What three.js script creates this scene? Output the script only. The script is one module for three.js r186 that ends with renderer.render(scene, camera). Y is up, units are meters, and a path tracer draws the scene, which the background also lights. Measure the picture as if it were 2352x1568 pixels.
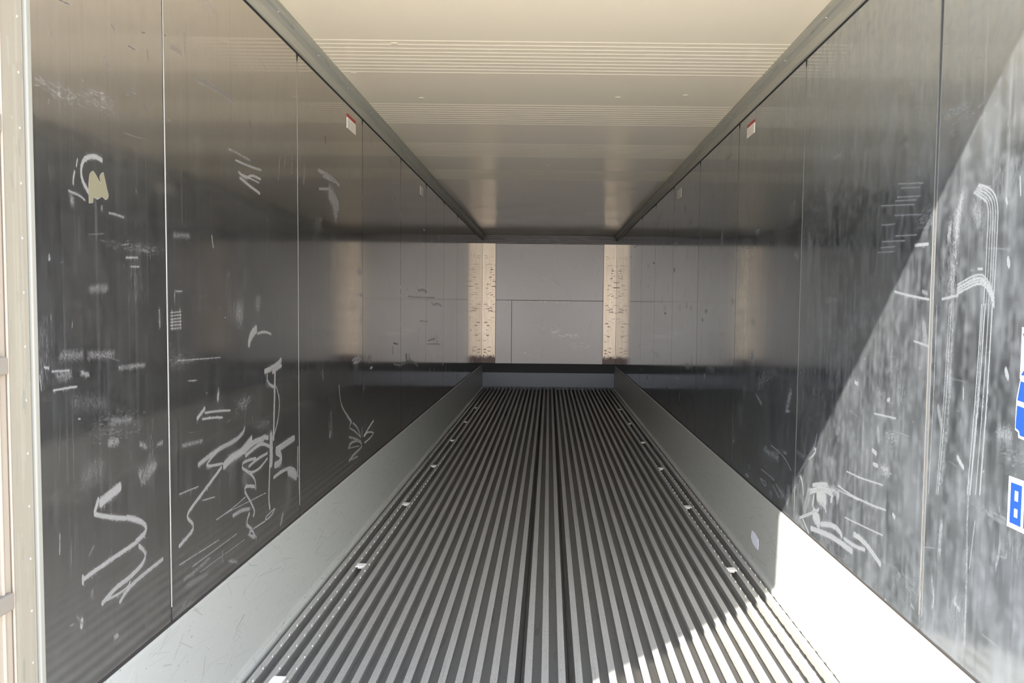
import * as THREE from 'three';
import { mergeGeometries } from 'three/addons/utils/BufferGeometryUtils.js';
import { RoundedBoxGeometry } from 'three/addons/geometries/RoundedBoxGeometry.js';

// ---------- camera, sky, sun, exposure ----------
const scene = new THREE.Scene();
const FOCAL = 1780;                                          // pixels of a 2352 x 1568 frame
const camera = new THREE.PerspectiveCamera(2 * Math.atan(784 / FOCAL) * 180 / Math.PI, 2352 / 1568, 0.05, 200);
camera.position.set(0, 1.36, 1.78);
camera.rotation.order = 'YXZ';
camera.rotation.set(-Math.atan(95 / FOCAL), 0, 0.011);
camera.setViewOffset(2352, 1568, -84, -17, 2352, 1568);      // the photograph is a crop, its optical axis lies right of the middle

const SKY = 2.4, SUN = 8;
{
  const W = 256, H = 128, d = new Float32Array(W * H * 4);
  for (let j = 0; j < H; j++) for (let i = 0; i < W; i++) {
    const e = Math.max(0, Math.sin(((j + 0.5) / H - 0.5) * Math.PI)), t = Math.pow(e, 0.55), k = (j * W + i) * 4;
    d[k] = 1.62 + (0.36 - 1.62) * t; d[k + 1] = 1.62 + (0.54 - 1.62) * t; d[k + 2] = 1.6 + (0.9 - 1.6) * t; d[k + 3] = 1;
  }
  const sky = new THREE.DataTexture(d, W, H, THREE.RGBAFormat, THREE.FloatType);
  sky.mapping = THREE.EquirectangularReflectionMapping;
  sky.magFilter = THREE.LinearFilter; sky.needsUpdate = true;
  scene.background = sky; scene.environment = sky;
  scene.backgroundIntensity = SKY; scene.environmentIntensity = SKY;
}
const sun = new THREE.DirectionalLight(new THREE.Color(1.0, 0.955, 0.88), SUN);
sun.position.set(-9.85, 9.25, 10); sun.target.position.set(0, 0, 0);
sun.castShadow = true; sun.shadow.mapSize.set(2048, 2048); sun.shadow.radius = 1;
Object.assign(sun.shadow.camera, { left: -14, right: 14, top: 14, bottom: -14, near: 0.5, far: 50 });
scene.add(sun, sun.target);

const renderer = new THREE.WebGLRenderer({ antialias: true });
renderer.toneMapping = THREE.LinearToneMapping;
renderer.toneMappingExposure = 2.75;
renderer.shadowMap.enabled = true;

// ---------- helpers ----------
const used = new Map();
function numbered(n) { const k = used.get(n) || 0; used.set(n, k + 1); return k ? n + '_' + String(k).padStart(3, '0') : n; }
function random(seed) { let a = seed >>> 0; return () => { a = (a + 0x6D2B79F5) | 0; let t = Math.imul(a ^ (a >>> 15), 1 | a); t = (t + Math.imul(t ^ (t >>> 7), 61 | t)) ^ t; return ((t ^ (t >>> 14)) >>> 0) / 4294967296; }; }
function mesh(name, geo, mat, parent) {
  const m = new THREE.Mesh(geo, mat); m.name = numbered(name); m.castShadow = m.receiveShadow = true;
  (parent || scene).add(m); return m;
}
function group(name, data) { const g = new THREE.Group(); g.name = numbered(name); g.userData = data; scene.add(g); return g; }
const STRUCTURE = () => ({ kind: 'structure' });
function box(x0, x1, y0, y1, z0, z1) { const g = new THREE.BoxGeometry(x1 - x0, y1 - y0, z1 - z0); g.translate((x0 + x1) / 2, (y0 + y1) / 2, (z0 + z1) / 2); return g; }
function rounded(w, h, d, r, x = 0, y = 0, z = 0) { const g = new RoundedBoxGeometry(w, h, d, 2, r); g.translate(x, y, z); return g; }
function profile(points, mirror = 1) {
  const p = points.map(([x, y]) => new THREE.Vector2(x * mirror, y));
  if (mirror < 0) p.reverse();
  return new THREE.Shape(p);
}
function alongZ(shape, z0, z1) { const g = new THREE.ExtrudeGeometry(shape, { depth: z1 - z0, bevelEnabled: false }); g.translate(0, 0, z0); return g; }
function canvas(w, h, fill) { const c = document.createElement('canvas'); c.width = w; c.height = h; const x = c.getContext('2d'); x.fillStyle = fill; x.fillRect(0, 0, w, h); return [c, x]; }
function texture(c, srgb, ru, rv) {
  const t = new THREE.CanvasTexture(c); if (srgb) t.colorSpace = THREE.SRGBColorSpace;
  t.wrapS = t.wrapT = THREE.RepeatWrapping; if (ru) t.repeat.set(ru, rv); t.anisotropy = 8; return t;
}
const grey = (v, a = 1, w = 0) => `rgba(${Math.round(v + w)},${Math.round(v)},${Math.round(v - w)},${a})`;
const orm = (rough, metal, a = 1) => `rgba(0,${Math.round(rough * 255)},${Math.round(metal * 255)},${a})`;

// ---------- sizes (metres; x across, z = 0 near the doors, container runs to -z) ----------
const HALF = 1.143, CEIL = 2.589, BACK = -11.47, LIN = 0.05, PLATE_TOP = 0.384, RAIL_BOTTOM = 2.487, FRAME = 0.36;
const SEAM0 = 0.54, PITCH = 1.22;                             // wall panel joints, measured from the doors
const PANEL_LOW = 0.35, PANEL_TOP = 2.5;

// ---------- marks on the walls, in metres (distance from the doors, height) ----------
function Marks() {
  const list = [];
  const add = (tone) => (w, a, p) => list.push({ tone, w, a, p });
  return { list, chalk: add('chalk'), dark: add('dark'), cream: add('cream') };
}
const left = Marks(), right = Marks();
left.chalk(0.0292, 1, [1.451, 1.075, 1.441, 0.953, 1.427, 0.805]);
left.chalk(0.00948, 1, [1.465, 1.015, 1.510, 0.955, 1.485, 0.871, 1.430, 0.810]);
left.chalk(0.0212, 1, [1.526, 1.124, 1.467, 1.101, 1.335, 1.090]);
left.chalk(0.0153, 1, [1.529, 1.101, 1.421, 1.080]);
left.chalk(0.0119, 1, [1.363, 1.072, 1.345, 1.035, 1.450, 1.016]);
left.chalk(0.0186, 1, [1.364, 0.815, 1.315, 0.831, 1.294, 0.822]);
left.chalk(0.0294, 1, [1.188, 0.840, 1.130, 0.821, 1.081, 0.806, 0.989, 0.805, 0.933, 0.788]);
left.chalk(0.0218, 1, [1.314, 0.821, 1.233, 0.825, 1.168, 0.819, 1.111, 0.805]);
left.chalk(0.0141, 1, [1.385, 0.775, 1.314, 0.803, 1.246, 0.805, 1.129, 0.787]);
left.chalk(0.0274, 1, [1.689, 0.760, 1.587, 0.755, 1.459, 0.748]);
left.chalk(0.0105, 1, [1.355, 0.754, 1.244, 0.754, 1.160, 0.739]);
left.chalk(0.00905, 1, [1.355, 0.733, 1.284, 0.711, 1.204, 0.707, 1.153, 0.718]);
left.chalk(0.0583, 1, [1.400, 0.809, 1.398, 0.714]);
left.chalk(0.0285, 1, [1.459, 0.740, 1.521, 0.717, 1.520, 0.684, 1.442, 0.686]);
left.chalk(0.014, 1, [1.426, 0.638, 1.535, 0.647, 1.686, 0.627, 1.721, 0.590]);
left.chalk(0.0388, 1, [1.609, 0.626, 1.712, 0.581]);
left.chalk(0.0214, 1, [1.738, 0.705, 1.735, 0.581]);
left.chalk(0.0121, 0.6, [1.748, 0.573, 1.755, 0.494]);
left.chalk(0.0175, 0.5, [1.120, 0.895, 1.120, 0.881, 1.036, 0.861, 0.882, 0.857, 0.735, 0.833]);
left.chalk(0.00869, 0.8, [0.893, 0.855, 0.801, 0.828, 0.791, 0.813, 0.923, 0.799]);
left.chalk(0.012, 1, [0.912, 0.788, 0.829, 0.757, 0.741, 0.726, 0.659, 0.697, 0.649, 0.679, 0.693, 0.650, 0.692, 0.629, 0.639, 0.616, 0.596, 0.605]);
left.chalk(0.0112, 1, [1.231, 0.757, 1.105, 0.772, 1.092, 0.746, 1.165, 0.716, 1.229, 0.671, 1.228, 0.636]);
left.chalk(0.0125, 1, [1.215, 0.649, 1.127, 0.675, 1.114, 0.654, 1.175, 0.599, 1.220, 0.547, 1.200, 0.537]);
left.chalk(0.0121, 1, [1.161, 0.558, 1.117, 0.530, 1.185, 0.491, 1.147, 0.477, 1.237, 0.438, 1.173, 0.495]);
left.chalk(0.0046, 1, [1.438, 0.505, 1.335, 0.500, 1.321, 0.483, 1.408, 0.486, 1.438, 0.505]);
left.chalk(0.0037, 1, [1.321, 0.483, 1.198, 0.487]);
left.chalk(0.0224, 1, [1.384, 0.717, 1.374, 0.628, 1.365, 0.551, 1.379, 0.521]);
left.chalk(0.0149, 0.5, [1.006, 0.590, 1.076, 0.594, 1.162, 0.575]);
left.chalk(0.0132, 0.8, [0.787, 1.012, 0.730, 0.986]);
left.chalk(0.00648, 0.9, [0.767, 0.979, 0.845, 0.974, 0.927, 0.962]);
left.chalk(0.00756, 0.6, [0.786, 0.997, 0.845, 0.995, 0.993, 0.978]);
left.chalk(0.002, 0.6, [0.601, 0.768, 0.733, 0.762]);
left.chalk(0.00206, 0.6, [0.759, 0.709, 0.857, 0.697]);
left.chalk(0.0027, 0.5, [0.865, 0.615, 0.995, 0.616, 1.126, 0.631]);
left.chalk(0.00263, 0.4, [0.939, 0.617, 1.337, 0.595]);
left.chalk(0.0793, 0.22, [1.617, 0.602, 1.597, 0.463]);
left.chalk(0.0258, 0.3, [1.540, 0.462, 1.498, 0.412]);
left.chalk(0.0155, 0.4, [0.893, 1.060, 0.887, 1.030]);
left.chalk(0.0105, 0.3, [0.622, 0.917, 0.765, 0.908]);
left.chalk(0.0246, 1, [0.271, 0.868, 0.221, 0.858, 0.181, 0.848]);
left.chalk(0.0145, 1, [0.171, 0.858, 0.154, 0.832]);
left.chalk(0.0122, 0.8, [0.154, 0.825, 0.219, 0.799, 0.297, 0.776]);
left.chalk(0.0151, 1, [0.304, 0.776, 0.372, 0.749, 0.404, 0.723, 0.395, 0.704, 0.347, 0.697]);
left.chalk(0.0108, 1, [0.355, 0.695, 0.301, 0.691, 0.216, 0.687, 0.099, 0.677]);
left.chalk(0.013, 1, [0.099, 0.684, 0.099, 0.669]);
left.chalk(0.0124, 1, [0.362, 0.680, 0.401, 0.651, 0.384, 0.622, 0.299, 0.606, 0.234, 0.605, 0.179, 0.586]);
left.chalk(0.0112, 0.8, [0.493, 0.599, 0.375, 0.591, 0.298, 0.581, 0.260, 0.559]);
left.chalk(0.00701, 0.7, [0.313, 0.596, 0.305, 0.574, 0.179, 0.590]);
left.chalk(0.0233, 0.25, [0.468, 0.890, 0.369, 0.885, 0.384, 0.856, 0.450, 0.884]);
left.chalk(0.0492, 0.1, [0.108, 0.930, 0.197, 0.941]);
left.chalk(0.0185, 0.9, [0.092, 0.575, 0.089, 0.565]);
left.dark(0.0124, 0.6, [0.138, 0.633, 0.134, 0.624]);
left.dark(0.00414, 0.6, [0.148, 0.747, 0.126, 0.728]);
left.dark(0.00748, 0.35, [0.095, 0.566, 0.072, 0.595]);
left.dark(0.0179, 0.6, [0.910, 0.483, 0.915, 0.455]);
left.chalk(0.00817, 0.25, [0.621, 0.490, 0.714, 0.492, 0.814, 0.499]);
left.chalk(0.0127, 0.2, [0.641, 0.464, 0.790, 0.451]);
left.chalk(0.0121, 0.3, [0.959, 0.440, 1.037, 0.409]);
left.chalk(0.00261, 0.4, [0.594, 0.547, 0.886, 0.538]);
left.chalk(0.00288, 0.35, [0.683, 0.512, 1.040, 0.514]);
left.chalk(0.00297, 0.25, [0.735, 0.475, 1.109, 0.471]);
left.chalk(0.0116, 0.4, [0.229, 0.475, 0.250, 0.474]);
left.chalk(0.0043, 0.4, [0.014, 0.817, 0.012, 0.768]);
left.chalk(0.0126, 0.75, [0.216, 1.722, 0.195, 1.727, 0.169, 1.723, 0.142, 1.712, 0.128, 1.693, 0.126, 1.671, 0.135, 1.651, 0.157, 1.632]);
left.chalk(0.00754, 0.5, [0.113, 1.705, 0.108, 1.688]);
left.chalk(0.0093, 0.55, [0.101, 1.673, 0.094, 1.656, 0.094, 1.644]);
left.chalk(0.00495, 0.4, [0.075, 1.624, 0.114, 1.622, 0.140, 1.611]);
left.chalk(0.0182, 0.25, [0.084, 1.614, 0.090, 1.596]);
left.cream(0.00187, 1, [0.161, 1.677, 0.168, 1.684, 0.177, 1.688, 0.187, 1.681, 0.197, 1.672, 0.208, 1.662, 0.207, 1.670, 0.204, 1.678, 0.211, 1.687, 0.222, 1.692, 0.227, 1.679, 0.232, 1.666, 0.237, 1.652, 0.244, 1.638, 0.240, 1.629, 0.229, 1.624, 0.213, 1.630, 0.195, 1.621, 0.176, 1.623, 0.174, 1.609, 0.156, 1.606, 0.156, 1.629, 0.156, 1.652]);
left.chalk(0.00609, 0.3, [0.243, 1.592, 0.281, 1.593, 0.314, 1.589]);
left.chalk(0.00908, 0.3, [0.208, 1.603, 0.214, 1.598]);
left.chalk(0.00898, 0.5, [1.062, 1.881, 1.217, 1.882, 1.316, 1.889]);
left.chalk(0.0112, 0.6, [1.088, 1.843, 1.157, 1.828, 1.216, 1.857, 1.307, 1.852]);
left.chalk(0.0121, 0.7, [1.101, 1.824, 1.200, 1.807, 1.298, 1.796]);
left.chalk(0.0063, 0.5, [1.129, 1.840, 1.291, 1.835]);
left.chalk(0.00759, 0.3, [0.998, 1.911, 1.202, 1.908]);
left.chalk(0.0235, 0.6, [2.077, 2.021, 2.257, 2.038, 2.454, 2.008]);
left.chalk(0.0159, 0.5, [2.151, 2.005, 2.367, 2.014]);
left.chalk(0.0136, 0.6, [2.087, 1.933, 2.269, 1.960]);
left.chalk(0.0936, 0.45, [2.282, 1.936, 2.423, 1.901]);
left.chalk(0.064, 0.35, [2.365, 1.878, 2.393, 1.826]);
left.dark(0.00362, 0.7, [0.350, 2.052, 0.385, 2.053]);
left.dark(0.00365, 0.7, [0.357, 1.939, 0.386, 1.937]);
left.dark(0.00347, 0.7, [0.338, 1.922, 0.354, 1.922]);
left.dark(0.004, 0.7, [0.271, 2.080, 0.284, 2.072]);
left.dark(0.00342, 0.7, [0.421, 2.113, 0.440, 2.117]);
left.dark(0.00551, 0.7, [0.535, 2.204, 0.541, 2.192]);
left.dark(0.00551, 0.7, [0.451, 2.073, 0.456, 2.043]);
left.dark(0.00452, 0.7, [0.430, 1.913, 0.443, 1.904]);
left.dark(0.00733, 0.7, [0.927, 2.007, 0.936, 1.992]);
left.dark(0.00936, 0.7, [1.199, 2.051, 1.206, 2.031]);
left.dark(0.0163, 0.7, [2.193, 2.209, 2.203, 2.185]);
left.dark(0.00338, 0.7, [0.537, 2.146, 0.558, 2.151]);
left.dark(0.00379, 0.7, [0.534, 1.903, 0.583, 1.906]);
left.dark(0.00287, 0.7, [0.056, 2.059, 0.095, 2.064]);
left.dark(0.00351, 0.7, [0.010, 1.820, 0.007, 1.810]);
left.dark(0.00371, 0.7, [0.024, 1.975, 0.024, 1.970]);
left.dark(0.0041, 0.7, [0.142, 1.903, 0.143, 1.897]);
left.dark(0.0185, 0.25, [0.586, 2.130, 0.656, 2.130]);
left.dark(0.0183, 0.3, [0.760, 2.080, 0.871, 2.097, 1.054, 2.086]);
left.dark(0.0121, 0.3, [0.677, 2.196, 0.676, 2.137]);
left.dark(0.017, 0.25, [0.233, 1.987, 0.256, 1.968]);
left.dark(0.0243, 0.35, [1.604, 2.021, 1.583, 1.948]);
left.dark(0.0263, 0.35, [1.701, 2.047, 1.679, 1.946]);
left.dark(0.0272, 0.35, [1.803, 2.027, 1.781, 1.950]);
left.dark(0.0283, 0.35, [1.868, 2.012, 1.844, 1.927]);
left.dark(0.0237, 0.35, [1.529, 1.981, 1.509, 1.892]);
left.chalk(0.0139, 0.6, [2.437, 0.921, 2.452, 0.851, 2.515, 0.779, 2.702, 0.686]);
left.chalk(0.0144, 1, [2.606, 0.735, 2.702, 0.681]);
left.chalk(0.0106, 0.8, [2.702, 0.681, 2.631, 0.660, 2.773, 0.622, 2.924, 0.557]);
left.chalk(0.0125, 0.8, [2.737, 0.671, 2.867, 0.628, 2.924, 0.557]);
left.chalk(0.015, 0.6, [2.648, 0.603, 2.791, 0.572, 2.924, 0.528]);
left.chalk(0.0146, 0.8, [2.639, 0.540, 2.665, 0.564, 2.791, 0.556, 2.924, 0.528, 2.963, 0.488, 2.735, 0.483, 2.647, 0.464]);
left.chalk(0.00581, 0.7, [2.630, 0.541, 2.885, 0.509]);
left.chalk(0.017, 0.6, [3.004, 0.548, 3.172, 0.591, 3.272, 0.607]);
left.chalk(0.00874, 0.6, [3.024, 0.545, 3.087, 0.564, 3.283, 0.528, 3.215, 0.508, 3.024, 0.504]);
left.chalk(0.0222, 0.5, [2.964, 0.608, 2.954, 0.557]);
left.chalk(0.0145, 0.5, [2.846, 0.452, 2.699, 0.462]);
left.chalk(0.0113, 0.9, [2.723, 1.038, 2.814, 1.054, 2.938, 1.037, 2.870, 1.018, 2.750, 1.022]);
left.chalk(0.00868, 1, [2.759, 1.026, 2.870, 1.042]);
left.chalk(0.0144, 0.5, [2.871, 1.065, 2.890, 1.045]);
left.chalk(0.0147, 0.7, [2.268, 0.696, 2.253, 0.670]);
left.chalk(0.0103, 0.35, [2.133, 1.035, 2.139, 0.987]);
left.chalk(0.0231, 0.5, [4.981, 1.521, 5.010, 1.483, 5.218, 1.517, 5.472, 1.492]);
left.chalk(0.0106, 0.5, [4.503, 1.437, 4.925, 1.435, 5.965, 1.446]);
left.chalk(0.0259, 0.5, [5.783, 1.401, 5.856, 1.363, 6.198, 1.398, 6.446, 1.364]);
left.chalk(0.0115, 0.5, [5.101, 1.229, 5.543, 1.216]);
left.chalk(0.0119, 0.5, [5.480, 1.009, 6.372, 0.961]);
left.chalk(0.0173, 0.5, [5.546, 1.032, 5.974, 1.036]);
left.chalk(0.108, 0.3, [6.208, 0.975, 5.974, 1.036]);
left.dark(0.0131, 0.8, [3.921, 0.934, 4.177, 0.894, 4.608, 0.925, 4.989, 0.837]);
left.dark(0.0388, 0.8, [4.433, 0.964, 4.448, 0.927]);
left.dark(0.0103, 0.8, [3.921, 1.086, 4.089, 1.069]);
left.dark(0.0364, 0.8, [3.901, 1.054, 3.901, 1.021]);
left.chalk(0.0324, 0.9, [1.171, 1.210, 1.186, 1.243, 1.247, 1.264]);
left.chalk(0.0104, 0.8, [1.262, 1.246, 1.341, 1.255, 1.408, 1.238]);
left.chalk(0.0106, 0.5, [0.856, 1.590, 0.867, 1.551]);
left.chalk(0.0124, 0.2, [0.587, 1.568, 0.694, 1.575]);
left.chalk(0.0057, 0.35, [0.320, 1.482, 0.381, 1.486]);
left.chalk(0.0041, 0.3, [0.342, 1.459, 0.388, 1.461]);
left.chalk(0.00906, 0.4, [-0.003, 1.468, -0.001, 1.454]);
left.chalk(0.0157, 0.18, [0.149, 1.394, 0.233, 1.399]);
left.chalk(0.0182, 0.18, [0.026, 1.235, 0.119, 1.233]);
left.chalk(0.0158, 0.2, [0.137, 1.229, 0.255, 1.227]);
left.chalk(0.00949, 0.3, [0.274, 1.188, 0.410, 1.186]);
left.chalk(0.00572, 0.5, [-0.028, 1.212, -0.012, 1.209]);
left.chalk(0.00502, 0.35, [-0.002, 1.200, 0.064, 1.198]);
left.chalk(0.0167, 0.2, [0.014, 1.188, 0.070, 1.187]);
left.chalk(0.0102, 0.4, [0.108, 1.189, 0.141, 1.182]);
left.chalk(0.00373, 0.6, [0.002, 1.156, 0.046, 1.157, 0.092, 1.156]);
left.chalk(0.0154, 0.35, [0.219, 0.996, 0.268, 0.993]);
left.chalk(0.0123, 0.2, [0.235, 1.052, 0.335, 1.041]);
left.chalk(0.0337, 0.1, [0.067, 1.123, 0.216, 1.101]);
left.chalk(0.0113, 0.35, [0.372, 0.969, 0.411, 0.951]);
left.chalk(0.00871, 0.35, [0.469, 0.947, 0.504, 0.950]);
left.chalk(0.00244, 0.45, [0.561, 1.332, 0.632, 1.335]);
left.chalk(0.00244, 0.45, [0.561, 1.322, 0.632, 1.325]);
left.chalk(0.00244, 0.45, [0.561, 1.312, 0.631, 1.315]);
left.chalk(0.00244, 0.45, [0.560, 1.303, 0.631, 1.305]);
left.chalk(0.00244, 0.45, [0.560, 1.293, 0.631, 1.295]);
left.chalk(0.00244, 0.45, [0.560, 1.283, 0.631, 1.285]);
left.chalk(0.00541, 0.35, [0.571, 1.341, 0.573, 1.278]);
left.chalk(0.00565, 0.4, [0.623, 1.345, 0.626, 1.281]);
left.chalk(0.00736, 0.3, [0.591, 1.400, 0.588, 1.368]);
left.chalk(0.00458, 0.3, [0.596, 1.397, 0.639, 1.398]);
left.chalk(0.0135, 0.3, [0.495, 1.350, 0.497, 1.289]);
left.chalk(0.00257, 0.35, [0.603, 1.184, 0.916, 1.174]);
left.chalk(0.00246, 0.4, [0.670, 1.115, 0.732, 1.111]);
left.chalk(0.0177, 0.35, [0.895, 1.053, 0.888, 1.028]);
left.chalk(0.00389, 0.5, [-0.044, 1.196, -0.040, 1.162]);
right.chalk(0.0165, 0.9, [1.487, 0.832, 1.497, 0.796, 1.592, 0.713, 1.680, 0.641, 1.772, 0.556]);
right.chalk(0.00783, 1, [1.592, 0.721, 1.556, 0.755, 1.489, 0.776, 1.505, 0.747, 1.578, 0.711]);
right.chalk(0.0131, 0.8, [1.706, 0.617, 1.650, 0.611, 1.637, 0.542]);
right.chalk(0.0409, 0.4, [1.732, 0.593, 1.785, 0.534]);
right.chalk(0.0155, 1, [1.518, 0.610, 1.422, 0.638, 1.348, 0.651]);
right.chalk(0.0204, 1, [1.579, 0.565, 1.444, 0.612, 1.340, 0.630, 1.279, 0.623, 1.304, 0.596]);
right.chalk(0.0595, 0.75, [1.454, 0.586, 1.371, 0.582]);
right.chalk(0.0235, 1, [1.511, 0.529, 1.502, 0.562]);
right.chalk(0.0118, 1, [1.675, 0.425, 1.533, 0.482, 1.437, 0.525]);
right.chalk(0.0144, 1, [1.356, 0.540, 1.363, 0.559, 1.404, 0.561]);
right.chalk(0.0556, 0.8, [1.495, 0.490, 1.432, 0.473]);
right.chalk(0.0191, 0.85, [1.408, 0.471, 1.296, 0.503, 1.200, 0.506, 1.178, 0.489]);
right.chalk(0.0203, 0.85, [1.527, 0.420, 1.337, 0.450, 1.206, 0.461, 1.076, 0.462]);
right.chalk(0.0179, 0.8, [1.063, 0.531, 0.998, 0.535, 0.910, 0.519, 0.829, 0.496]);
right.chalk(0.0141, 0.5, [1.157, 0.487, 1.050, 0.486, 0.960, 0.505]);
right.chalk(0.0257, 0.4, [1.352, 0.632, 1.265, 0.648, 1.222, 0.643, 1.240, 0.610]);
right.dark(0.0604, 0.4, [1.565, 0.559, 1.612, 0.485]);
right.dark(0.027, 0.4, [1.688, 0.415, 1.603, 0.389]);
right.chalk(0.0111, 0.7, [1.634, 0.430, 1.551, 0.391]);
right.chalk(0.00364, 0.7, [1.149, 0.749, 1.034, 0.751, 0.904, 0.763, 0.831, 0.769]);
right.chalk(0.00489, 0.7, [1.235, 0.675, 1.122, 0.667, 0.897, 0.679, 0.801, 0.691]);
right.chalk(0.00376, 0.6, [1.154, 0.570, 0.932, 0.588, 0.818, 0.600]);
right.chalk(0.00409, 0.4, [1.223, 0.658, 1.027, 0.668]);
right.chalk(0.0343, 0.4, [2.282, 0.636, 2.188, 0.627, 2.014, 0.630]);
right.chalk(0.00749, 0.6, [2.155, 0.669, 2.017, 0.664, 1.886, 0.645, 1.822, 0.611]);
right.chalk(0.00823, 0.6, [2.328, 0.509, 2.233, 0.513, 2.087, 0.504]);
right.chalk(0.0094, 0.6, [2.343, 0.457, 2.244, 0.431, 2.200, 0.463, 2.323, 0.461]);
right.chalk(0.00774, 0.5, [2.102, 0.475, 1.996, 0.439]);
right.chalk(0.009, 0.5, [2.052, 0.492, 1.901, 0.458]);
right.chalk(0.0134, 1, [0.925, 0.872, 0.891, 0.866]);
right.chalk(0.0112, 1, [0.913, 0.826, 0.876, 0.825]);
right.chalk(0.0125, 0.8, [0.748, 0.691, 0.733, 0.685]);
right.chalk(0.0492, 0.5, [1.843, 0.511, 1.869, 0.456]);
right.chalk(0.0497, 0.4, [0.391, 1.694, 0.412, 1.633, 0.417, 1.563, 0.427, 1.481, 0.430, 1.382]);
right.chalk(0.0241, 0.3, [0.386, 1.694, 0.407, 1.632, 0.412, 1.562]);
right.chalk(0.0255, 0.3, [0.448, 1.615, 0.455, 1.566]);
right.chalk(0.00494, 0.7, [0.309, 1.700, 0.253, 1.684, 0.222, 1.652, 0.213, 1.614, 0.214, 1.545, 0.215, 1.458, 0.218, 1.381]);
right.chalk(0.00333, 0.4, [0.314, 1.696, 0.264, 1.679, 0.233, 1.652, 0.224, 1.615, 0.225, 1.546, 0.225, 1.459, 0.229, 1.381]);
right.chalk(0.0038, 0.55, [0.320, 1.691, 0.275, 1.675, 0.244, 1.651, 0.235, 1.617, 0.236, 1.547, 0.236, 1.459, 0.240, 1.381]);
right.chalk(0.00342, 0.35, [0.325, 1.687, 0.286, 1.670, 0.255, 1.651, 0.246, 1.618, 0.247, 1.548, 0.248, 1.460, 0.251, 1.381]);
right.chalk(0.0052, 0.5, [0.331, 1.683, 0.297, 1.665, 0.266, 1.651, 0.257, 1.619, 0.259, 1.549, 0.259, 1.460, 0.262, 1.381]);
right.chalk(0.00295, 0.6, [0.398, 1.436, 0.319, 1.459, 0.273, 1.461, 0.235, 1.434, 0.214, 1.396]);
right.chalk(0.00393, 0.8, [0.397, 1.427, 0.319, 1.450, 0.272, 1.452, 0.234, 1.425, 0.214, 1.387]);
right.chalk(0.00295, 0.6, [0.396, 1.419, 0.318, 1.442, 0.271, 1.444, 0.233, 1.418, 0.213, 1.380]);
right.chalk(0.00459, 0.6, [0.396, 1.411, 0.318, 1.434, 0.271, 1.437, 0.233, 1.410, 0.213, 1.373]);
right.chalk(0.00569, 0.6, [0.794, 1.426, 0.702, 1.411, 0.556, 1.397]);
right.chalk(0.00572, 0.4, [0.481, 1.397, 0.395, 1.406]);
right.dark(0.00949, 0.5, [0.600, 1.422, 0.569, 1.415]);
right.chalk(0.0029, 0.4, [0.793, 1.778, 0.619, 1.754]);
right.chalk(0.00293, 0.4, [0.771, 1.761, 0.637, 1.744]);
right.chalk(0.00292, 0.4, [0.797, 1.736, 0.629, 1.716]);
right.chalk(0.00296, 0.4, [0.811, 1.725, 0.660, 1.708]);
right.chalk(0.00299, 0.4, [0.923, 1.724, 0.672, 1.695]);
right.chalk(0.00291, 0.4, [0.814, 1.678, 0.624, 1.659]);
right.chalk(0.00318, 0.4, [0.910, 1.656, 0.805, 1.649]);
right.chalk(0.00295, 0.4, [0.801, 1.609, 0.651, 1.599]);
right.chalk(0.00305, 0.4, [0.906, 1.599, 0.730, 1.588]);
right.chalk(0.00316, 0.4, [0.912, 1.579, 0.799, 1.574]);
right.chalk(0.00315, 0.4, [0.935, 1.564, 0.797, 1.558]);
right.chalk(0.0084, 0.7, [0.662, 1.567, 0.574, 1.564]);
right.chalk(0.00492, 0.6, [0.297, 1.476, 0.274, 1.474]);
right.chalk(0.0166, 0.8, [0.162, 1.492, 0.157, 1.480]);
right.chalk(0.00785, 0.5, [0.126, 1.690, 0.121, 1.645]);
right.chalk(0.00983, 0.7, [0.181, 1.644, 0.176, 1.634]);
right.chalk(0.0531, 0.15, [0.333, 1.649, 0.283, 1.602]);
right.dark(0.0157, 0.4, [0.879, 1.848, 0.875, 1.841]);
right.chalk(0.00614, 0.6, [0.272, 1.379, 0.281, 1.122, 0.305, 0.866]);
right.chalk(0.00768, 0.7, [0.255, 1.379, 0.265, 1.124, 0.291, 0.870]);
right.chalk(0.0054, 0.5, [0.238, 1.379, 0.245, 1.126, 0.264, 0.876]);
right.chalk(0.00851, 0.75, [0.222, 1.379, 0.227, 1.128, 0.244, 0.881]);
right.chalk(0.00444, 0.4, [0.265, 1.379, 0.272, 1.123, 0.293, 0.869]);
right.chalk(0.0291, 0.28, [0.410, 1.380, 0.420, 1.105, 0.446, 0.832]);
right.chalk(0.00643, 0.4, [0.426, 1.380, 0.435, 1.103, 0.460, 0.829]);
right.chalk(0.00519, 0.3, [0.436, 1.380, 0.445, 1.102, 0.470, 0.826]);
right.chalk(0.00347, 0.4, [0.508, 1.380, 0.507, 1.094, 0.516, 0.815]);
right.dark(0.0316, 0.4, [0.585, 1.318, 0.566, 1.271]);
right.dark(0.0347, 0.3, [0.886, 0.947, 0.874, 0.920]);
right.dark(0.0246, 0.3, [0.479, 1.080, 0.454, 1.030]);
right.chalk(0.0128, 0.7, [0.362, 0.956, 0.329, 0.933]);
right.chalk(0.00738, 0.6, [0.345, 1.151, 0.343, 1.121]);
right.chalk(0.00953, 0.9, [0.818, 1.061, 0.800, 1.067]);
right.chalk(0.0101, 0.9, [1.099, 1.095, 1.071, 1.091]);
right.chalk(0.0178, 0.5, [0.152, 1.216, 0.141, 1.199]);
right.chalk(0.0308, 0.18, [0.177, 1.057, 0.115, 1.055]);
right.chalk(0.095, 0.14, [0.821, 1.219, 0.778, 1.142]);
right.chalk(0.073, 0.14, [0.908, 1.105, 0.842, 1.012]);
right.chalk(0.00533, 0.4, [0.644, 1.268, 0.550, 1.257]);
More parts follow.
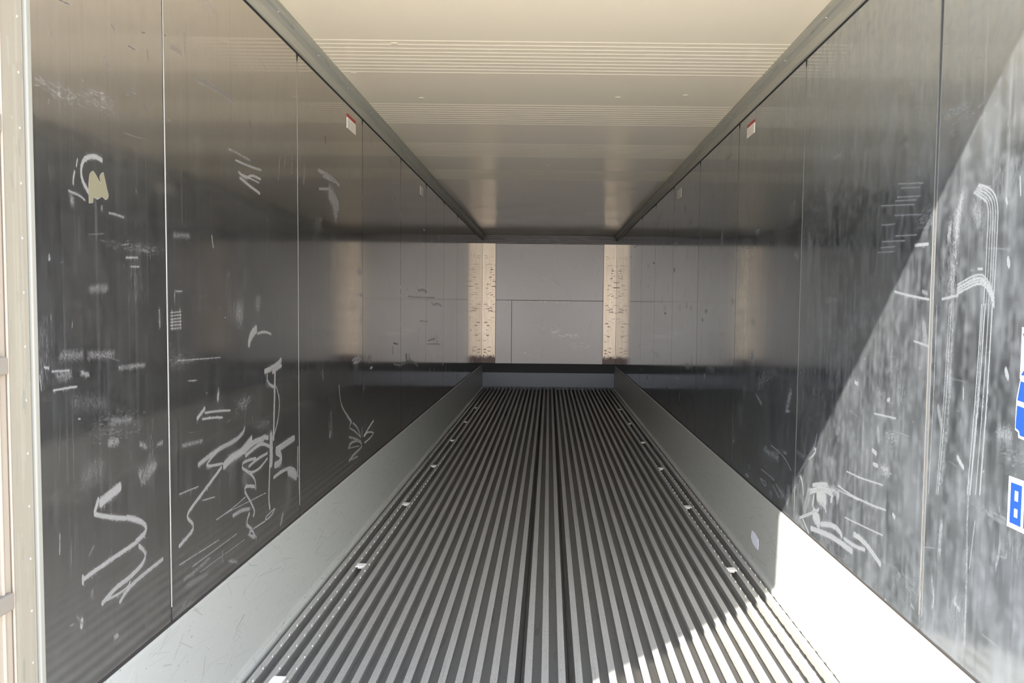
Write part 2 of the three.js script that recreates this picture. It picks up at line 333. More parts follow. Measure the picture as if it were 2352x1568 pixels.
right.chalk(0.00568, 0.4, [0.920, 1.002, 0.750, 1.009]);
right.chalk(0.0565, 0.25, [2.094, 1.056, 2.308, 1.004, 2.444, 0.938]);
right.chalk(0.0377, 0.4, [1.846, 0.988, 1.920, 0.876]);
right.chalk(0.0126, 0.5, [1.920, 0.876, 1.864, 0.883]);
right.chalk(0.0203, 0.4, [2.465, 0.896, 2.341, 0.858]);
right.chalk(0.0106, 0.3, [0.297, 0.909, 0.299, 0.794, 0.291, 0.642, 0.287, 0.451]);
right.chalk(0.00621, 0.3, [0.262, 0.804, 0.279, 0.670]);
right.chalk(0.0107, 0.35, [0.478, 0.577, 0.461, 0.516, 0.471, 0.483]);
right.chalk(0.00844, 0.35, [0.337, 0.579, 0.349, 0.551, 0.319, 0.539]);
right.dark(0.0118, 0.7, [0.693, 0.510, 0.682, 0.505]);
right.dark(0.00841, 0.5, [0.543, 0.415, 0.526, 0.418]);
right.dark(0.00924, 0.4, [0.600, 0.445, 0.581, 0.439]);
right.chalk(0.0108, 0.25, [0.144, 0.773, 0.158, 0.711]);
right.chalk(0.0295, 0.25, [0.434, 0.756, 0.442, 0.647]);
right.chalk(0.014, 0.9, [0.782, 0.388, 0.776, 0.381]);
right.chalk(0.00539, 0.2, [0.099, 0.953, 0.103, 0.848]);

// One wall panel's colour and roughness / metalness, drawn at its real size
const WALL_GREY = 204, WALL_ROUGH = 0.08, WALL_METAL = 0.965;
function panelMaps(s0, s1, W, H, marks, seed, dust, flip, film) {
  const rnd = random(seed), w = s1 - s0, h = PANEL_TOP - PANEL_LOW, kx = W / w, ky = H / h;
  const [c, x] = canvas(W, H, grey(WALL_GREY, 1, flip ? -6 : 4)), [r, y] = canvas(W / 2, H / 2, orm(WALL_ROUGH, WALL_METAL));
  y.scale(0.5, 0.5);
  const both = (f) => { f(x); f(y); };
  if (flip) both((q) => { q.translate(W, 0); q.scale(-1, 1); });
  both((q) => { q.lineCap = 'round'; q.lineJoin = 'round'; });
  const seg = (q, x0, y0, x1, y1) => { q.beginPath(); q.moveTo(x0, y0); q.lineTo(x1, y1); q.stroke(); };
  // dried dust smeared over the steel: blotches, wiped bands and streaks with edges of their own
  for (const [per, tall, cut, amount] of [[7, 5, 0.42, 0.34], [22, 9, 0.5, 0.5], [70, 14, 0.55, 0.5], [55, 50, 0.62, 0.5]]) {
    const nw = Math.max(3, Math.round(per * w)), nh = Math.max(3, Math.round(tall * h)), [c1, x1] = canvas(nw, nh, 'rgba(0,0,0,0)'), [c2, x2] = canvas(nw, nh, 'rgba(0,0,0,0)');
    x1.clearRect(0, 0, nw, nh); x2.clearRect(0, 0, nw, nh);
    for (let j = 0; j < nh; j++) for (let i = 0; i < nw; i++) {
      const a = Math.max(0, rnd() - cut) / (1 - cut) * amount * film; if (a < 0.004) continue;
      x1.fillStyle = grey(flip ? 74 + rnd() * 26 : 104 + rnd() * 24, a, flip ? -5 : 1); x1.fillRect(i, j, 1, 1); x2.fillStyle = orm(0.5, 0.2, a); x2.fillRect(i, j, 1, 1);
    }
    x.imageSmoothingEnabled = y.imageSmoothingEnabled = true; x.imageSmoothingQuality = y.imageSmoothingQuality = 'high';
    x.drawImage(c1, 0, 0, W, H); y.drawImage(c2, 0, 0, W, H);
  }
  // rolled grain and rub marks that run up and down
  for (let i = 0; i < 260 * w; i++) {
    const px = rnd() * W, py = rnd() * H, len = (0.08 + rnd() * rnd() * 1.1) * ky, a = 0.03 + rnd() * 0.07, lw = (0.0015 + rnd() * rnd() * 0.014) * kx, up = rnd() < 0.6;
    x.lineWidth = y.lineWidth = Math.max(0.6, lw);
    x.strokeStyle = up ? grey(230, a, -1) : grey(150, a, 2); y.strokeStyle = up ? orm(0.24, 0.75, a) : orm(0.14, WALL_METAL, a);
    both((q) => seg(q, px, py, px + (rnd() - 0.5) * 0.004 * kx, py + len));
  }
  // dusty patches made of many small rubbed flecks
  for (let i = 0; i < 16 * w * dust; i++) {
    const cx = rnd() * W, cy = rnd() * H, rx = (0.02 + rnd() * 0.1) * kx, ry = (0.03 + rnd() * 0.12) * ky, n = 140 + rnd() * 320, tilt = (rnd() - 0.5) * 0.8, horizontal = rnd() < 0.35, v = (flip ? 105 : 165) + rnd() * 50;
    for (let k = 0; k < n; k++) {
      const t = rnd() * 6.283, d = Math.sqrt(rnd()) * (0.4 + 0.6 * rnd()), px = cx + Math.cos(t) * rx * d * (horizontal ? 1.8 : 1), py = cy + Math.sin(t) * ry * d * (horizontal ? 0.4 : 1), l = (0.002 + rnd() * 0.016) * ky, a = 0.04 + rnd() * 0.12 * dust;
      x.strokeStyle = grey(v, a, -2); y.strokeStyle = orm(0.5, 0.5, a); x.lineWidth = y.lineWidth = 0.8 + rnd() * 0.003 * ky;
      both((q) => (horizontal ? seg(q, px, py, px + l * 1.5, py + l * tilt * 0.4) : seg(q, px, py, px + l * tilt * 0.4, py + l)));
    }
  }
  // scratches and chips
  for (let i = 0; i < 70 * w * dust; i++) {
    const px = rnd() * W, py = rnd() * H, ang = (rnd() < 0.5 ? 0 : 1.57) + (rnd() - 0.5) * 0.5, len = 0.01 + rnd() * rnd() * 0.14, a = 0.12 + rnd() * 0.3, chip = rnd() < 0.3;
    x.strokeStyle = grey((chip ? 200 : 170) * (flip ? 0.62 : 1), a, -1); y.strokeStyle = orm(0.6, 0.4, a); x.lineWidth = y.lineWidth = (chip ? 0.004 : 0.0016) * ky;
    both((q) => seg(q, px, py, px + Math.cos(ang) * (chip ? 0.008 : len) * kx, py + Math.sin(ang) * (chip ? 0.012 : len) * ky));
  }
  // the marks measured from the photograph
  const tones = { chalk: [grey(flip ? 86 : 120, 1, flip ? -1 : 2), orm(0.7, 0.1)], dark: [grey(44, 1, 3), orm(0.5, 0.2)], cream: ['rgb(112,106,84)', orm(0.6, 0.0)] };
  for (const { tone, w: width, a, p } of marks) {
    let lo = 1e9, hi = -1e9;
    for (let i = 0; i < p.length; i += 2) { lo = Math.min(lo, p[i]); hi = Math.max(hi, p[i]); }
    if (hi < s0 - 0.1 || lo > s1 + 0.1) continue;
    const pts = []; for (let i = 0; i < p.length; i += 2) pts.push([(p[i] - s0) * kx, (PANEL_TOP - p[i + 1]) * ky]);
    const path = (q, ox, oy) => {
      q.beginPath(); q.moveTo(pts[0][0] + ox, pts[0][1] + oy);
      if (tone === 'cream' || pts.length < 3) for (let i = 1; i < pts.length; i++) q.lineTo(pts[i][0] + ox, pts[i][1] + oy);
      else {
        for (let i = 1; i < pts.length - 1; i++) { const e = i === pts.length - 2 ? pts[i + 1] : [(pts[i][0] + pts[i + 1][0]) / 2, (pts[i][1] + pts[i + 1][1]) / 2]; q.quadraticCurveTo(pts[i][0] + ox, pts[i][1] + oy, e[0] + ox, e[1] + oy); }
      }
      q.stroke();
    };
    x.strokeStyle = tone === 'chalk' && p[0] > 3 ? grey(205, 1, 2) : tones[tone][0]; y.strokeStyle = tones[tone][1];
    const wp = width * ky, solid = tone === 'cream';
    if (solid) { x.fillStyle = tones.cream[0]; y.fillStyle = tones.cream[1]; both((q) => { q.globalAlpha = 0.95; q.beginPath(); pts.forEach(([a1, b1], i) => (i ? q.lineTo(a1, b1) : q.moveTo(a1, b1))); q.closePath(); q.fill(); }); continue; }
    const faint = a < 0.45 && tone === 'chalk' && wp > 6;
    const L = []; let total = 0; for (let i = 1; i < pts.length; i++) { const l = Math.hypot(pts[i][0] - pts[i - 1][0], pts[i][1] - pts[i - 1][1]); L.push(l); total += l; }
    if (!faint) for (const [k, al] of [[1.15, 0.22], [0.9, 0.3], [0.6, 0.32]]) both((q) => { q.globalAlpha = a * al; q.lineWidth = Math.max(0.8, wp * k); path(q, 0, 0); });
    if (!faint) for (let k = 0; k < 5; k++) {                // the rubbed streaks inside one stroke
      const o = (rnd() - 0.5) * wp * 0.9, lw = Math.max(0.7, wp * (0.05 + rnd() * 0.15)), al = a * (0.1 + rnd() * 0.3);
      both((q) => { q.globalAlpha = al; q.lineWidth = lw; path(q, o * 0.7, o * 0.7); });
    }
    const flecks = Math.min(1600, (faint ? 2.2 : 0.5) * (total + wp) * Math.max(1, wp * 0.12));   // grains of chalk along and beside the stroke
    for (let k = 0; k < flecks; k++) {
      let t = rnd() * total, i = 0; while (i < L.length - 1 && t > L[i]) t -= L[i++];
      const f = L.length ? t / Math.max(L[i], 1e-3) : 0, p0 = pts[i], p1 = pts[Math.min(i + 1, pts.length - 1)], g = (rnd() + rnd() + rnd() - 1.5) * wp * (faint ? 0.75 : 0.6), h = (rnd() - 0.5) * wp * 0.7;
      const px = p0[0] + (p1[0] - p0[0]) * f + g, py = p0[1] + (p1[1] - p0[1]) * f + (rnd() + rnd() + rnd() - 1.5) * wp * 0.75 + h * 0.2, l = (1 + rnd() * rnd() * 9);
      both((q) => { q.globalAlpha = a * (0.25 + rnd() * 0.0 + (k % 5) * 0.13); q.lineWidth = 0.8 + (k % 3) * 0.5; seg(q, px, py, px + (k % 2 ? 0.4 : l * 0.7), py + (k % 2 ? l : 0.5)); });
    }
  }
  both((q) => { q.globalAlpha = 1; });
  return new THREE.MeshStandardMaterial({ map: texture(c, true), roughnessMap: null, metalnessMap: null, roughness: 1, metalness: 1, ...(() => { const t = texture(r, false); return { roughnessMap: t, metalnessMap: t }; })() });
}

// ---------- materials ----------
const flat = (hex, roughness, metalness = 0) => new THREE.MeshStandardMaterial({ color: hex, roughness, metalness });
function scuffed(w, h, W, H, seed, base, opts) {              // worn metal or paint, w x h metres of it
  const rnd = random(seed), [c, x] = canvas(W, H, base), kx = W / w, ky = H / h;
  x.lineCap = 'round';
  for (let i = 0; i < opts.streaks; i++) {
    const light = rnd() < 0.5, a = opts.alpha * (0.3 + rnd()); x.strokeStyle = light ? `rgba(${opts.light},${a})` : `rgba(${opts.dark},${a})`;
    x.lineWidth = Math.max(0.7, (0.0008 + rnd() * rnd() * opts.width) * kx);
    const px = rnd() * W, py = rnd() * H, l = (0.02 + rnd() * rnd() * opts.length) * ky, s = (rnd() - 0.5) * opts.slant * kx;
    for (const o of [0, -H]) { x.beginPath(); x.moveTo(px, py + o); x.lineTo(px + s, py + l + o); x.stroke(); }
  }
  for (let i = 0; i < opts.specks; i++) {
    x.fillStyle = rnd() < 0.4 ? `rgba(${opts.light},${rnd() * 0.5})` : `rgba(${opts.dark},${rnd() * 0.45})`;
    const s = 0.0008 + rnd() * rnd() * 0.004; x.fillRect(rnd() * W, rnd() * H, s * kx, s * ky * (1 + rnd() * 2));
  }
  return c;
}
const M = {};
{
  const bar = scuffed(0.4, 4, 512, 2048, 11, 'rgb(181,179,174)', { streaks: 1500, alpha: 0.13, light: '230,226,216', dark: '120,112,102', width: 0.006, length: 0.5, slant: 0.004, specks: 22000 });
  M.bar = new THREE.MeshStandardMaterial({ map: texture(bar, true, 1 / 0.4, 1 / 4), roughness: 0.42, metalness: 0.5 });
  const deck = scuffed(0.8, 4, 512, 2048, 12, 'rgb(128,125,120)', { streaks: 900, alpha: 0.16, light: '150,142,130', dark: '66,60,54', width: 0.02, length: 0.25, slant: 0.01, specks: 7000 });
  M.deck = new THREE.MeshStandardMaterial({ map: texture(deck, true, 1 / 0.8, 1 / 4), roughness: 0.6, metalness: 0.2 });
  const plate = scuffed(0.5, 4, 512, 2048, 13, 'rgb(208,208,201)', { streaks: 900, alpha: 0.24, light: '226,226,220', dark: '112,112,104', width: 0.004, length: 0.28, slant: 0.12, specks: 2600 });
  M.plate = new THREE.MeshStandardMaterial({ map: texture(plate, true, 1 / 0.5, 1 / 4), roughness: 0.4, metalness: 0.55 });
  const rail = scuffed(0.3, 4, 256, 2048, 14, 'rgb(178,176,164)', { streaks: 500, alpha: 0.14, light: '206,206,194', dark: '96,92,80', width: 0.012, length: 0.5, slant: 0.02, specks: 1500 });
  M.rail = new THREE.MeshStandardMaterial({ map: texture(rail, true, 1 / 0.3, 1 / 4), roughness: 0.45, metalness: 0.4 });
  const paint = scuffed(0.4, 2.6, 256, 2048, 15, 'rgb(136,128,113)', { streaks: 700, alpha: 0.22, light: '158,158,142', dark: '100,104,92', width: 0.012, length: 0.6, slant: 0.01, specks: 900 });
  M.jamb = new THREE.MeshStandardMaterial({ map: texture(paint, true, 1 / 0.4, 1 / 2.6), roughness: 0.5, metalness: 0.0 });
  const cream = scuffed(0.4, 2.6, 256, 2048, 16, 'rgb(148,136,121)', { streaks: 260, alpha: 0.08, light: '166,152,134', dark: '104,90,76', width: 0.01, length: 0.5, slant: 0.01, specks: 700 });
  M.cream = new THREE.MeshStandardMaterial({ map: texture(cream, true, 1 / 0.4, 1 / 2.6), roughness: 0.5, metalness: 0.0 });
  const top = scuffed(2, 4, 512, 1024, 17, 'rgb(240,226,202)', { streaks: 500, alpha: 0.035, light: '240,232,216', dark: '196,184,162', width: 0.01, length: 0.5, slant: 0.02, specks: 600 });
  const tt = texture(top, true, 1 / 4, 1 / 2); tt.rotation = Math.PI / 2;
  M.ceiling = new THREE.MeshStandardMaterial({ map: tt, roughness: 0.14, metalness: 0.0 });
  const ground = scuffed(4, 4, 1024, 1024, 18, 'rgb(200,191,175)', { streaks: 600, alpha: 0.08, light: '212,204,188', dark: '146,136,120', width: 0.05, length: 0.4, slant: 0.4, specks: 16000 });
  M.ground = new THREE.MeshStandardMaterial({ map: texture(ground, true, 30, 30), roughness: 0.95 });
  // bare ply strips on the end wall: grain, pits and dark rot spots
  const rnd = random(19), [wc, wx] = canvas(256, 2048, 'rgb(250,230,206)');
  for (let i = 0; i < 900; i++) { wx.strokeStyle = rnd() < 0.5 ? `rgba(226,204,178,${0.1 + rnd() * 0.3})` : `rgba(190,156,124,${0.08 + rnd() * 0.22})`; wx.lineWidth = 0.8 + rnd() * 4; const px = rnd() * 256, py = rnd() * 2048; wx.beginPath(); wx.moveTo(px, py); wx.lineTo(px + (rnd() - 0.5) * 6, py + 60 + rnd() * 500); wx.stroke(); }
  for (let i = 0; i < 70; i++) {
    const t = rnd(), py = (0.06 + 0.9 * t) * 2048, px = 40 + rnd() * 190, n = 2 + rnd() * 10, big = 3 + rnd() * 9;
    for (let k = 0; k < n; k++) { wx.fillStyle = `rgba(74,54,42,${0.35 + rnd() * 0.5})`; wx.fillRect(px + (rnd() - 0.5) * 60, py + (rnd() - 0.5) * 16, big * (0.4 + rnd() * 2), big * (0.3 + rnd() * 0.7)); }
  }
  for (let i = 0; i < 260; i++) { const px = rnd() * 256, hgt = 40 + rnd() * 90 * (0.4 + rnd()); wx.fillStyle = 'rgba(78,60,52,0.8)'; wx.fillRect(px, 2048 - hgt, 3 + rnd() * 8, hgt); }
  M.ply = new THREE.MeshStandardMaterial({ map: texture(wc, true), roughness: 0.42, metalness: 0.42 });
  const end = scuffed(2, 2.6, 1024, 1331, 20, 'rgb(176,168,163)', { streaks: 420, alpha: 0.07, light: '200,192,184', dark: '120,112,106', width: 0.04, length: 0.3, slant: 0.2, specks: 3000 });
  {                                                          // tan rubbed patches and pale scuffs in the lower half of the end wall
    const ex = end.getContext('2d'), er = random(77), at = (px, py) => [(px + 1) * 512, (2.6 - py) * 512];
    ex.lineCap = 'round';
    for (const [px, py, w, h, n, col] of [[-0.3, 1.72, 0.3, 0.16, 90, '176,158,132'], [-0.28, 1.5, 0.5, 0.05, 40, '186,166,138'], [0.1, 1.86, 0.5, 0.1, 30, '196,186,172'], [-0.2, 1.05, 0.45, 0.12, 50, '196,180,166'], [0.35, 0.88, 0.35, 0.06, 60, '228,224,216'], [0.1, 0.95, 0.12, 0.08, 40, '224,220,212'], [0.45, 0.7, 0.25, 0.1, 36, '226,222,214'], [-0.1, 1.46, 0.9, 0.01, 30, '226,220,210'], [-0.4, 0.62, 0.3, 0.1, 14, '222,218,210']])
      for (let i = 0; i < n; i++) { const [a, b] = at(px + (er() + er() - 1) * w, py + (er() + er() - 1) * h), l = 3 + er() * 26; ex.strokeStyle = `rgba(${col},${0.15 + er() * 0.5})`; ex.lineWidth = 0.8 + er() * 4; ex.beginPath(); ex.moveTo(a, b); ex.lineTo(a + l * (er() < 0.7 ? 1 : 0.2), b + (er() - 0.5) * l * 0.5); ex.stroke(); }
  }
  M.end = new THREE.MeshStandardMaterial({ map: texture(end, true), roughness: 0.42, metalness: 0.35 });
}
M.core = flat(0x6d6b66, 0.8); M.sealant = flat(0x2a2622, 0.7); M.bead = flat(0x9a9892, 0.35, 0.5); M.beadDull = flat(0x77746e, 0.4, 0.5);
M.dark = flat(0x2c2a2a, 0.6); M.screw = flat(0xdad8d0, 0.3, 0.7); M.channel = flat(0x57575b, 0.4, 0.4); M.shell = flat(0xcfc9bb, 0.7);
M.clip = flat(0xe9e4dc, 0.5); M.edge = flat(0x87847a, 0.75); M.bracket = flat(0x7d756a, 0.5); M.grille = flat(0x55504d, 0.4, 0.5);

// ---------- ground outside ----------
{ const g = new THREE.BoxGeometry(120, 0.2, 120); g.translate(0, -0.32, 0); mesh('ground', g, M.ground).userData = STRUCTURE(); }

// ---------- floor: sub-deck and T-section bars ----------
const floor = group('floor', STRUCTURE());
mesh('floor_deck', (() => { const g = alongZ(profile([[-1.22, -0.2], [1.22, -0.2], [1.22, -0.050], [-1.22, -0.050]]), BACK - 0.3, FRAME - 0.02); return g; })(), M.deck, floor);
{
  const tee = [[-0.0025, -0.050], [0.0025, -0.050], [0.0025, -0.005], [0.0125, -0.0042], [0.0136, -0.0032], [0.0136, -0.0012], [0.0126, 0], [-0.0126, 0], [-0.0136, -0.0012], [-0.0136, -0.0032], [-0.0125, -0.0042], [-0.0025, -0.005]];
  const base = alongZ(profile(tee), BACK + 0.02, 0.02), variants = [];
  for (let v = 0; v < 9; v++) { const g = base.clone(), uv = g.attributes.uv; for (let i = 0; i < uv.count; i++) uv.setXY(i, uv.getX(i) + v * 0.0437, uv.getY(i) + v * 1.37); variants.push(g); }
  const stud = [];
  for (let z = -0.08; z > -9; z -= 0.098) stud.push(rounded(0.0055, 0.006, 0.022, 0.0015, 0, 0.0015, z));
  const studs = mergeGeometries(stud);
  for (let k = -17; k <= 17; k++) {
    const b = mesh('floor_bar', variants[(k * 5 + 170) % 9], M.bar, floor); b.position.x = k * 0.0626;
    if (Math.abs(k) >= 15) { const s = mesh('stud', studs, M.screw, b); s.position.x = 0.0095; s.userData.kind = 'stuff'; }
  }
  for (const x of [-0.0955, 0.0925]) mesh('floor_joint', box(x - 0.003, x + 0.003, -0.050, -0.012, BACK + 0.02, 0.02), M.sealant, floor);
}

// ---------- side walls ----------
function sideWall(name, side, marks, dust, film) {
  const w = group(name, STRUCTURE());
  const at = (x0, x1, ...rest) => (side < 0 ? box(-x1, -x0, ...rest) : box(x0, x1, ...rest));
  mesh('wall_core', at(1.149, 1.22, -0.2, 2.72, BACK - 0.3, LIN + 0.022), M.sealant, w);
  const cuts = [-LIN]; for (let s = SEAM0; s < -BACK - 0.3; s += PITCH) cuts.push(s); cuts.push(-BACK + 0.25);
  const far = [0, 1, 2].map((v) => panelMaps(50, 50 + PITCH, 512, 1024, [], 70 + v + (side > 0 ? 5 : 0), 0.6, side > 0, 0.05));
  for (let i = 0; i + 1 < cuts.length; i++) {
    const gap = (n) => (n === 1 ? (side > 0 ? 0.007 : 0.0045) : 0.0035), s0 = cuts[i] + (i ? gap(i) : 0), s1 = cuts[i + 1] - gap(i + 1), size = [[1024, 2048], [2048, 2048], [1024, 1536], [1024, 1024]][i];
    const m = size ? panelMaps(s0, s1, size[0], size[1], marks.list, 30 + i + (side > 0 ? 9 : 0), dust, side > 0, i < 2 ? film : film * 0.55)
      : i < 6 ? panelMaps(s0, s1, 512, 1024, marks.list, 30 + i + (side > 0 ? 9 : 0), dust * 0.8, side > 0, 0.06) : far[i % 3];
    mesh('wall_panel', at(HALF, 1.149, PANEL_LOW, PANEL_TOP, -s1, -s0), m, w);
    if (i === 1 || i === 2) for (const o of i === 1 && side > 0 ? [-0.009, 0.009] : [i === 1 ? -0.004 : 0]) {
      const r = i === 1 && side < 0 ? 0.0034 : 0.0022, bead = new THREE.CylinderGeometry(r, r, RAIL_BOTTOM - PLATE_TOP - 0.06, 10, 1); bead.scale(0.6, 1, 1);
      bead.translate(side * (HALF + 0.0006), (RAIL_BOTTOM + PLATE_TOP) / 2 + 0.02, -cuts[i] + o); mesh('seam_bead', bead, side > 0 ? M.beadDull : M.bead, w);
    }
  }
  return w;
}
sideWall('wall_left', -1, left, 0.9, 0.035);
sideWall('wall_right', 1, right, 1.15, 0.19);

// ---------- kick plates, cove rails ----------
for (const side of [-1, 1]) {
  const word = side < 0 ? 'left' : 'right';
  const p = [[1.16, -0.050], [1.096, -0.050], [1.096, -0.014], [1.098, -0.006], [1.104, -0.001], [1.113, 0.001], [1.119, 0.006], [1.122, 0.014], [1.136, 0.372], [1.139, 0.38], [1.143, PLATE_TOP], [1.16, PLATE_TOP]];
  const b = mesh('baseboard_' + word, alongZ(profile(p, side), BACK + 0.01, LIN + 0.02), M.plate); b.userData = STRUCTURE();
  const seal = mesh('sealant_line', box(Math.min(side * 1.139, side * 1.146), Math.max(side * 1.139, side * 1.146), PLATE_TOP - 0.002, PLATE_TOP + 0.004, BACK + 0.01, 0), M.sealant, b);
  const t = group('trim_' + (side < 0 ? 1 : 2), STRUCTURE());
  const r = [[1.16, RAIL_BOTTOM], [1.136, RAIL_BOTTOM], [1.132, RAIL_BOTTOM + 0.005], [1.131, 2.53], [1.122, 2.548], [1.114, 2.556], [1.108, 2.572], [1.107, 2.6], [1.16, 2.6]];
  mesh('cove_rail', alongZ(profile(r, side), BACK + 0.01, LIN), M.rail, t);
  const s = [box(1.138, 1.145, RAIL_BOTTOM - 0.0025, RAIL_BOTTOM + 0.001, BACK + 0.01, 0)];
  for (let q = SEAM0; q < 9; q += PITCH) { const d = new THREE.ConeGeometry(0.011, 0.05, 8); d.rotateX(Math.PI); d.scale(0.35, 1, 1); d.translate(1.1425, RAIL_BOTTOM - 0.024, -q); s.push(d); }
  const sg = mergeGeometries(s.map((g) => g.toNonIndexed())); if (side < 0) sg.scale(-1, 1, 1);
  if (side < 0) { const ix = sg.attributes.position.count, a = []; for (let i = 0; i < ix; i += 3) a.push(i, i + 2, i + 1); sg.setIndex(a); }
  mesh('sealant_line', sg, M.sealant, t);
  const sc = []; for (let z = -0.35; z > BACK + 0.2; z -= 0.55) { const d = new THREE.SphereGeometry(0.006, 8, 6); d.scale(0.6, 0.6, 1); d.translate(side * 1.1175, 2.552, z); sc.push(d); }
  mesh('screw', mergeGeometries(sc), M.screw, t).userData.kind = 'stuff';
}

// ---------- ceiling with bands of pressed ribs ----------
{
  const c = group('ceiling', STRUCTURE()), pts = [[-LIN, CEIL]];
  for (let b = 0; b < 9; b++) for (let k = 0; k < 10; k++) { const s = 1.89 + b * 1.13 + k * 0.054, dp = b < 4 ? 0.0022 : 0.0005; if (s < 11.3) pts.push([s - 0.012, CEIL], [s - 0.003, CEIL - dp], [s + 0.003, CEIL - dp], [s + 0.012, CEIL]); }
  pts.push([-BACK + 0.3, CEIL], [-BACK + 0.3, 2.72], [-LIN, 2.72]);
  const g = new THREE.ExtrudeGeometry(profile(pts), { depth: 2.3, bevelEnabled: false }); g.rotateY(Math.PI / 2); g.translate(-1.15, 0, 0);
  mesh('ceiling_lining', g, M.ceiling, c);
  for (const [x, z] of [[-0.74, -1.93], [-1.05, -2.4], [-0.77, -2.88], [0.39, -2.82], [0.774, -2.76], [-0.03, -5.02]]) { const d = new THREE.SphereGeometry(0.02, 12, 8); d.scale(1, 0.16, 0.9); d.translate(x, CEIL, z); mesh('dent', d, M.ceiling, c); }
  mesh('roof_skin', box(-1.25, 1.25, 2.72, 2.76, BACK - 0.36, FRAME - 0.02), M.shell, c);
}

// ---------- end wall ----------
{
  const w = group('wall_back', STRUCTURE()), F = BACK;
  mesh('wall_core', box(-1.22, 1.22, -0.2, 2.72, F - 0.36, F - 0.24), M.core, w);
  mesh('panel_backing', box(-1.143, 1.143, 0.40, 2.43, F - 0.24, F - 0.012), M.dark, w);
  const panel = (x0, x1, y0, y1) => { const g = rounded(x1 - x0 - 0.004, y1 - y0 - 0.004, 0.012, 0.003, (x0 + x1) / 2, (y0 + y1) / 2, F - 0.006), p = g.attributes.position, uv = g.attributes.uv; for (let i = 0; i < p.count; i++) uv.setXY(i, (p.getX(i) + 1) / 2, p.getY(i) / 2.6); mesh('end_panel', g, M.end, w); };
  panel(-0.915, 0.925, 1.478, 2.44); panel(-0.915, -0.636, 0.395, 1.478); panel(-0.636, 0.925, 0.395, 1.478);
  for (const [x0, x1] of [[-1.141, -0.917], [0.927, 1.141]]) mesh('wood_strip', box(x0, x1, 0.40, 2.438, F - 0.012, F + 0.004), M.ply, w);
  mesh('return_grille', box(-1.143, 1.143, 2.43, CEIL, F - 0.2, F - 0.16), M.grille, w);
  for (let i = 0; i < 5; i++) mesh('grille_bar', box(-1.143, 1.143, 2.452 + i * 0.029, 2.458 + i * 0.029, F - 0.16, F - 0.10), M.grille, w);
  const ch = [[0, -0.050], [0.06, -0.050], [0.06, 0.1], [0.052, 0.135], [0.035, 0.155], [0.012, 0.165], [0.004, 0.235], [0, 0.24]];
  const g = new THREE.ExtrudeGeometry(profile(ch), { depth: 2.27, bevelEnabled: false }); g.rotateY(-Math.PI / 2); g.rotateX(0); g.translate(1.135, 0, 0);
  g.rotateY(Math.PI); // the rounded side faces the doors
  const p = g.attributes.position; let lo = 1e9; for (let i = 0; i < p.count; i++) lo = Math.min(lo, p.getZ(i));
  g.translate(0, 0, F - lo - 0.06); mesh('air_channel', g, M.channel, w);
  mesh('channel_back', box(-1.143, 1.143, 0.0, 0.41, F - 0.14, F - 0.10), M.dark, w);
}

// ---------- door frame ----------
for (const side of [-1, 1]) {
  const t = group('trim_' + (side < 0 ? 3 : 4), STRUCTURE());
  const at = (x0, x1, y0, y1, z0, z1) => (side < 0 ? box(-x1, -x0, y0, y1, z0, z1) : box(x0, x1, y0, y1, z0, z1));
  const uvm = (g) => { const p = g.attributes.position, uv = g.attributes.uv; for (let i = 0; i < p.count; i++) uv.setXY(i, p.getZ(i) + p.getX(i), p.getY(i)); return g; };
  mesh('door_post', at(1.149, 1.40, -0.2, 2.72, FRAME - 0.02, FRAME + 0.004), M.shell, t);
  const e = new RoundedBoxGeometry(0.012, 2.52, 0.018, 2, 0.004); e.translate(side * (HALF + 0.003), 1.25, LIN + 0.008); mesh('edge_strip', e, M.edge, t);
  mesh('jamb_core', at(1.16, 1.40, -0.2, 2.72, LIN + 0.022, FRAME - 0.02), M.shell, t);
  mesh('jamb_strip', uvm(at(1.146, 1.16, -0.02, 2.52, LIN + 0.021, 0.137)), M.jamb, t);
  const lip = new THREE.CylinderGeometry(0.003, 0.003, 2.52, 8); lip.translate(side * 1.147, 1.25, 0.141); mesh('jamb_lip', lip, M.cream, t);
  mesh('jamb_channel', uvm(at(1.151, 1.165, -0.02, 2.52, 0.137, FRAME - 0.02)), M.cream, t);
  const rib = new THREE.CylinderGeometry(0.005, 0.005, 2.52, 8); rib.translate(side * 1.151, 1.25, 0.168); mesh('channel_rib', rib, M.cream, t);
  for (const y of [1.73, 1.225, 0.72]) { const b = rounded(0.02, 0.038, 0.075, 0.005, side * 1.148, y, 0.187); mesh('bracket', b, M.bracket, t); }
  const rv = []; for (let y = 0.2; y < 2.45; y += 0.118) { const d = new THREE.SphereGeometry(0.0032, 8, 6); d.scale(0.5, 1, 1); d.translate(side * 1.146, y, LIN + 0.035); rv.push(d); }
  mesh('rivet', mergeGeometries(rv), M.screw, t).userData.kind = 'stuff';
}
{
  const t = group('trim_5', STRUCTURE());
  mesh('door_header', box(-1.40, 1.40, 2.503, 2.76, FRAME - 0.1, FRAME), M.shell, t);
  mesh('header_lining', box(-1.145, 1.145, 2.52, 2.72, LIN, FRAME - 0.1), M.cream, t);
  mesh('door_sill', box(-1.22, 1.22, -0.2, -0.02, FRAME - 0.02, FRAME + 0.02), M.channel, t);
}

